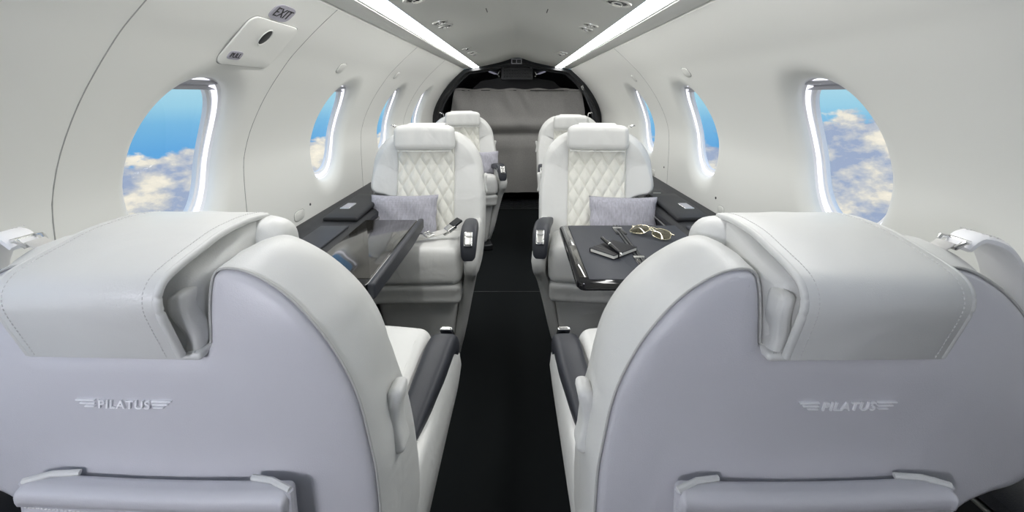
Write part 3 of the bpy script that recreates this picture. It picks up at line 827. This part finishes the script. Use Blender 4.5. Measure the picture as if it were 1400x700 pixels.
    MB().tube([(-sa * .152, -.286, .938), (-sa * .159, -.288, .945), (-sa * .168, -.286, .944), (-sa * .168, -.262, .944), (-sa * .159, -.260, .945), (-sa * .152, -.262, .938)], .0026, 8, True).build('buckle_loop', 'chrome', bg_)
    MB().ribbon([(-sa * .147, -.279, .944), (-sa * .140, -.275, .935), (-sa * .136, -.26, .915)], .022, .003, (0, 1, 0)).build('webbing', 'webbing', bg_)
    cp_ = catmull(P, 5)
    for off in (-.017, -.009, .009, .017):
        pts = []
        for i in range(6, 24):
            tdir = (cp_[i + 1] - cp_[i - 1]).normalized(); nn = tdir.cross(Vector((0, 1, 0))); nn = nn if nn.z > 0 or (nn.x * -sa > 0) else -nn
            pts.append(cp_[i] + nn * .0058 + Vector((0, off, 0)))
        MB().stitches(pts, .0048, .0028, .0006).build('stitching', 'stitch', bg_)
    return root
seatR = make_seat(1)      # arm on the passenger's right (+x)
seatL = make_seat(-1)
def child(o, n):
    return [c for c in bpy.data.objects if c.parent == o and c.name.split('.')[0] == n][0]
def put(o, x, y, deg, label, dz=0, near=False):
    o.location = (x, y, 0); o.rotation_euler = (0, 0, R(deg)); o['label'] = label
    h_ = child(o, 'headrest'); h_.location = (0, 0, dz)
    if near: child(h_, 'headrest_pad').location = (0, -.022, -.004); child(h_, 'headrest_pad').scale = (.86, 1, 1); child(h_, 'pad_seam').location = (0, -.022, -.004); child(h_, 'pad_seam').scale = (.86, 1, 1)
    else:
        b_ = child(o, 'belt_guide')
        for c_ in [c_ for c_ in bpy.data.objects if c_.parent == b_ and c_.name.split('.')[0] in ('padded_sleeve', 'stitching')]: bpy.data.objects.remove(c_)
        b_.location = (0, .01, .028)
        for c_ in [c_ for c_ in bpy.data.objects if c_.parent == o]:
            n_ = c_.name.split('.')[0]
            if n_ in ('armrest', 'control_bezel', 'recline_button', 'side_button'): c_.location.z = .064
            if n_ == 'arm_shroud': c_.scale = (1, 1, 1.125)
            if n_ == 'stitching' and c_.bound_box[0][2] < .6: c_.location.z = .064
    return o
for o_ in (seatL, seatR): child(o_, 'headrest').scale = (1, 1, 1)
copies = [copy_tree(seatL), copy_tree(seatR), copy_tree(seatL), copy_tree(seatR)]
put(seatR, -.403, .775, -2, 'near left cream leather seat seen from behind, winged PILATUS emblem on its back', -.010, True)
put(seatL, .341, .772, 1, 'near right cream leather seat seen from behind, white padded belt sleeve on its shoulder', -.010, True)
sML = put(copies[0], -.404, 1.80, 181, 'cream seat with quilted back facing the camera behind the folded glossy table', .012)
sMR = put(copies[1], .335, 1.80, 173.5, 'cream seat with quilted back facing the camera behind the table with the notebook', .012)
sFL = put(copies[2], -.375, 3.27, 193, 'far left cream seat near the curtain, its slate armrest turned to the aisle', .015)
sFR = put(copies[3], .405, 3.27, 178, 'far cream seat by the curtain, mostly hidden behind the middle right seat', -.012)

# ------------------------------------------------------------------ tables
# unfolded right table
T = thing('folding_table', 'unfolded slate grey leather table with black lacquer edge holding a notebook', 'table', (.42, 1.33, .62))
def rel(x, y, z): return (x - .42, y - 1.33, z - .62)
def slab(x0, x1, y0, y1, z0, z1, r, bev=.004, rel=rel, nseg=6):
    cx, cy = (x0 + x1) / 2, (y0 + y1) / 2; w, h = x1 - x0, y1 - y0
    rings = []
    for ins, z in ((bev, z0), (0, z0 + bev), (0, z1 - bev), (bev * .3, z1 - bev * .3), (bev, z1)):
        rings.append([Vector(rel(cx + a, cy + b, z)) for a, b in rrect(w - 2 * ins, h - 2 * ins, max(.001, r - ins), nseg)])
    return MB().loft(rings, True, True, True)
slab(.153, .355, 1.075, 1.586, .617, .640, .022, .006).build('table_leaf', 'piano', T)
slab(.357, .575, 1.075, 1.586, .617, .640, .012, .006).build('table_leaf', 'piano', T)
slab(.186, .345, 1.096, 1.578, .6385, .6418, .003, .0012).build('leather_inlay', 'slatetop', T)
slab(.367, .574, 1.096, 1.578, .6385, .6418, .003, .0012).build('leather_inlay', 'slatetop', T)
slab(.163, .184, 1.11, 1.36, .6385, .6412, .004, .0008).build('veneer_strip', 'veneer', T)
slab(.163, .184, 1.362, 1.575, .6385, .6412, .004, .0008).build('veneer_strip', 'veneer_sheen', T)  # same strip, greyer half: a reflection put into the veneer colour
slab(.3465, .3545, 1.08, 1.58, .638, .6432, .002, .001).build('hinge_rail', 'dark', T)
slab(.3575, .3655, 1.08, 1.58, .638, .6432, .002, .001).build('hinge_rail', 'dark', T)
for y0, y1 in ((1.16, 1.26), (1.47, 1.55)):
    slab(.338, .349, y0, y1, .6405, .6440, .002, .001).build('hinge_plate', 'piano', T)
    slab(.363, .374, y0, y1, .6405, .6440, .002, .001).build('hinge_plate', 'piano', T)
    slab(.340, .372, y1 - .012, y1, .6405, .6448, .002, .001).build('hinge_clip', 'satin', T)
# folded left table: glossy leaf with padded slate edge
T2 = thing('folding_table', 'folded dark glossy table leaf with thick slate edge on the left', 'table', (-.47, 1.36, .60))
def rel2(x, y, z): return (x + .47, y - 1.36, z - .60)
slab(-.578, -.377, 1.065, 1.660, .600, .6385, .012, .004, rel2).build('table_leaf', 'piano', T2)
slab(-.576, -.381, 1.105, 1.656, .6375, .6405, .004, .001, rel2).build('gloss_top', 'veneer', T2)
def fas(p):
    th = interp([(1.06, .85), (1.5, 1), (1.66, .75)], p.y)
    return Vector(rel2(p.x, p.y, .645 + (p.z - .645) * th))
MB().rbox((-.366, 1.362, .6195), (.020, .605, .052), .0085, fn=fas, sub=10).build('padded_edge', 'slate', T2)
MB().rbox((-.480, 1.072, .623), (.19, .016, .030), .004, fn=lambda p: Vector(rel2(*p))).build('end_cap', 'piano', T2)

# ------------------------------------------------------------------ things on the right table
nb = thing('notebook', 'small black notebook with an elastic band lying on the right table', 'notebook', (.291, 1.301, .6422))
a = math.atan2(-.073 + .0, .066); nb.rotation_euler = (0, 0, R(41))
W_, H_ = .115, .090
MB().rbox((0, 0, .0012), (W_, H_, .002), .0009, sub=1).rbox((0, 0, .0125), (W_, H_, .002), .0009, sub=1).rbox((0, H_ / 2 - .001, .0068), (W_, .003, .0135), .0012, sub=1).build('cover', 'notebook', nb)
MB().rbox((0, -.0006, .0068), (W_ - .003, H_ - .004, .0096), .001, sub=1).build('pages', 'paper', nb)
MB().rbox((-.034, 0, .0068), (.005, H_ + .0016, .0150), .0008, sub=1).build('elastic_band', 'black', nb)
pen = thing('pen', 'black pen with a silver ring and tip resting on the notebook', 'pen', (.283, 1.288, .6640)); 
d = Vector((.037, -.135)); pen.rotation_euler = (0, R(4), math.atan2(d.y, d.x))
def lathe(pr, n=20): return MB().loft([[(x, r * math.cos(2 * PI * k / n), r * math.sin(2 * PI * k / n)) for k in range(n)] for x, r in pr], True, True, True)
lathe([(-.068, .003), (-.066, .0055), (-.02, .0066), (-.012, .0066)]).build('cap', 'piano', pen)
lathe([(-.012, .0070), (-.008, .0070)]).build('ring', 'chrome', pen)
lathe([(-.008, .0064), (.02, .0060), (.050, .0042), (.055, .0036)]).build('barrel', 'piano', pen)
lathe([(.055, .0034), (.063, .0016), (.067, .0006)]).build('tip', 'chrome', pen)
lathe([(-.070, .0018), (-.068, .0030), (-.066, .0050)]).build('end_cap', 'chrome', pen)
sg_ = thing('sunglasses', 'gold rimmed sunglasses with tinted lenses lying on the right table', 'sunglasses', (.446, 1.450, .6425))
sg_.rotation_euler = (0, 0, R(-42))
def lens_o(cx, k=1):
    return [(cx + a * k + (.002 if b < 0 else 0) * math.copysign(1, cx), b * k) for a, b in superell(.027, .0225, 2.5, 32)]
for cx, s_ in ((-.033, -1), (.033, 1)):
    def up(a, b): return Vector((a * 1.15, b * 1.0, .018 + b * .42 - .006 * (abs(a) / .06) ** 2))
    MB().loft([[up(a, b) + Vector((0, -.002 * (1 - k), .004 * (1 - k))) for a, b in lens_o(cx, 1)] if k == 1 else [up(cx + (a - cx) * k, b * k) + Vector((0, -.003 * (1 - k), .005 * (1 - k))) for a, b in lens_o(cx, 1)] for k in (1, .7, .4, .08)], True, False, True).build('lens', 'lens', sg_, 80)
    MB().tube([up(a, b) for a, b in lens_o(cx)], .0014, 8, True).build('rim', 'brass', sg_)
    MB().tube([up(s_ * .060, .010), up(s_ * .066, .012) + Vector((0, .003, 0)), Vector((s_ * .066, .018, .016)), Vector((s_ * .03, .030, .010)), Vector((-s_ * .035, .034 + .006 * (s_ > 0), .008)), Vector((-s_ * .050, .033 + .006 * (s_ > 0), .004))], .0016, 8).build('temple', 'brass', sg_)
MB().tube([up(-.009, .008), up(0, .012), up(.009, .008)], .0013, 8).tube([up(-.012, .017), up(0, .018), up(.012, .017)], .0011, 8).build('bridge', 'brass', sg_)

# ------------------------------------------------------------------ pillows
def pillow(loc, rot, w, h, label):
    def g(sgn):
        def f(u, v):
            a, b = u * 2 - 1, v * 2 - 1
            th = .052 * ((1 - a ** 4) * (1 - b ** 4)) ** .55
            px = a * w / 2 * (1 - .045 * (1 - b * b) * abs(a) ** 3); pz = b * h / 2 * (1 - .07 * (1 - a * a) * abs(b) ** 3)
            return Vector((px + .0015 * math.sin(b * 9), sgn * th + .002 * math.sin(a * 7 + b * 5), pz))
        return f
    m = MB().grid(g(1), 44, 30).grid(g(-1), 44, 30)
    o = m.build('pillow', 'pillow', None, 80)
    o.location = loc; o.rotation_euler = rot
    return tag(o, label, 'pillow', 'lavender lumbar pillows')
pillow((-.484, 1.862, .604), (R(-20), 0, R(0)), .29, .175, 'lavender linen pillow on the middle left seat behind the glossy table')
pillow((.452, 1.862, .596), (R(-20), 0, R(-5)), .29, .175, 'lavender linen pillow on the middle right seat behind the notebook table')
pillow((-.265, 3.36, .595), (R(-18), 0, R(13)), .26, .19, 'lavender linen pillow on the far left seat near the curtain')

# ------------------------------------------------------------------ lap belt on the middle left seat
B = thing('lap_belt', 'white lap belt with chrome buckles lying across the middle left seat cushion', 'seat belt', (-.333, 1.675, .553))
def rb(x, y, z): return Vector((x + .33, y - 1.72, z - .54))
bp = catmull([(-.50, 1.70, .548), (-.45, 1.675, .552), (-.40, 1.68, .556), (-.34, 1.71, .562), (-.29, 1.75, .566), (-.245, 1.79, .574)], 5)
MB().ribbon([rb(*p) for p in bp], .040, .004, (-.35, .9, .1)).build('webbing', 'webbing', B)
def bk(p, c, ang, tl=0): 
    q = Matrix.Rotation(ang, 3, 'Z') @ Matrix.Rotation(tl, 3, 'Y') @ p
    return rb(q.x + c[0], q.y + c[1], q.z + c[2])
f1 = lambda p: bk(p, (-.338, 1.712, .568), R(28), R(-10))
m = MB()
for x, y, w, h in ((0, .026, .030, .007), (0, -.026, .030, .007), (-.013, 0, .007, .05), (.013, 0, .007, .05), (0, 0, .005, .05)): m.rbox((x, y, 0), (w, h, .006), .002, sub=1, fn=f1)
m.build('adjuster', 'chrome', B)
f2 = lambda p: bk(p, (-.262, 1.765, .576), R(32), R(-30))
MB().rbox((0, 0, 0), (.040, .048, .016), .005, fn=f2).build('buckle', 'chrome', B)
MB().rbox((.030, 0, .004), (.045, .046, .012), .005, fn=f2).build('buckle_boot', 'dark', B)
MB().rbox((-.026, 0, -.004), (.022, .034, .005), .002, fn=f2).build('tongue', 'satin', B)
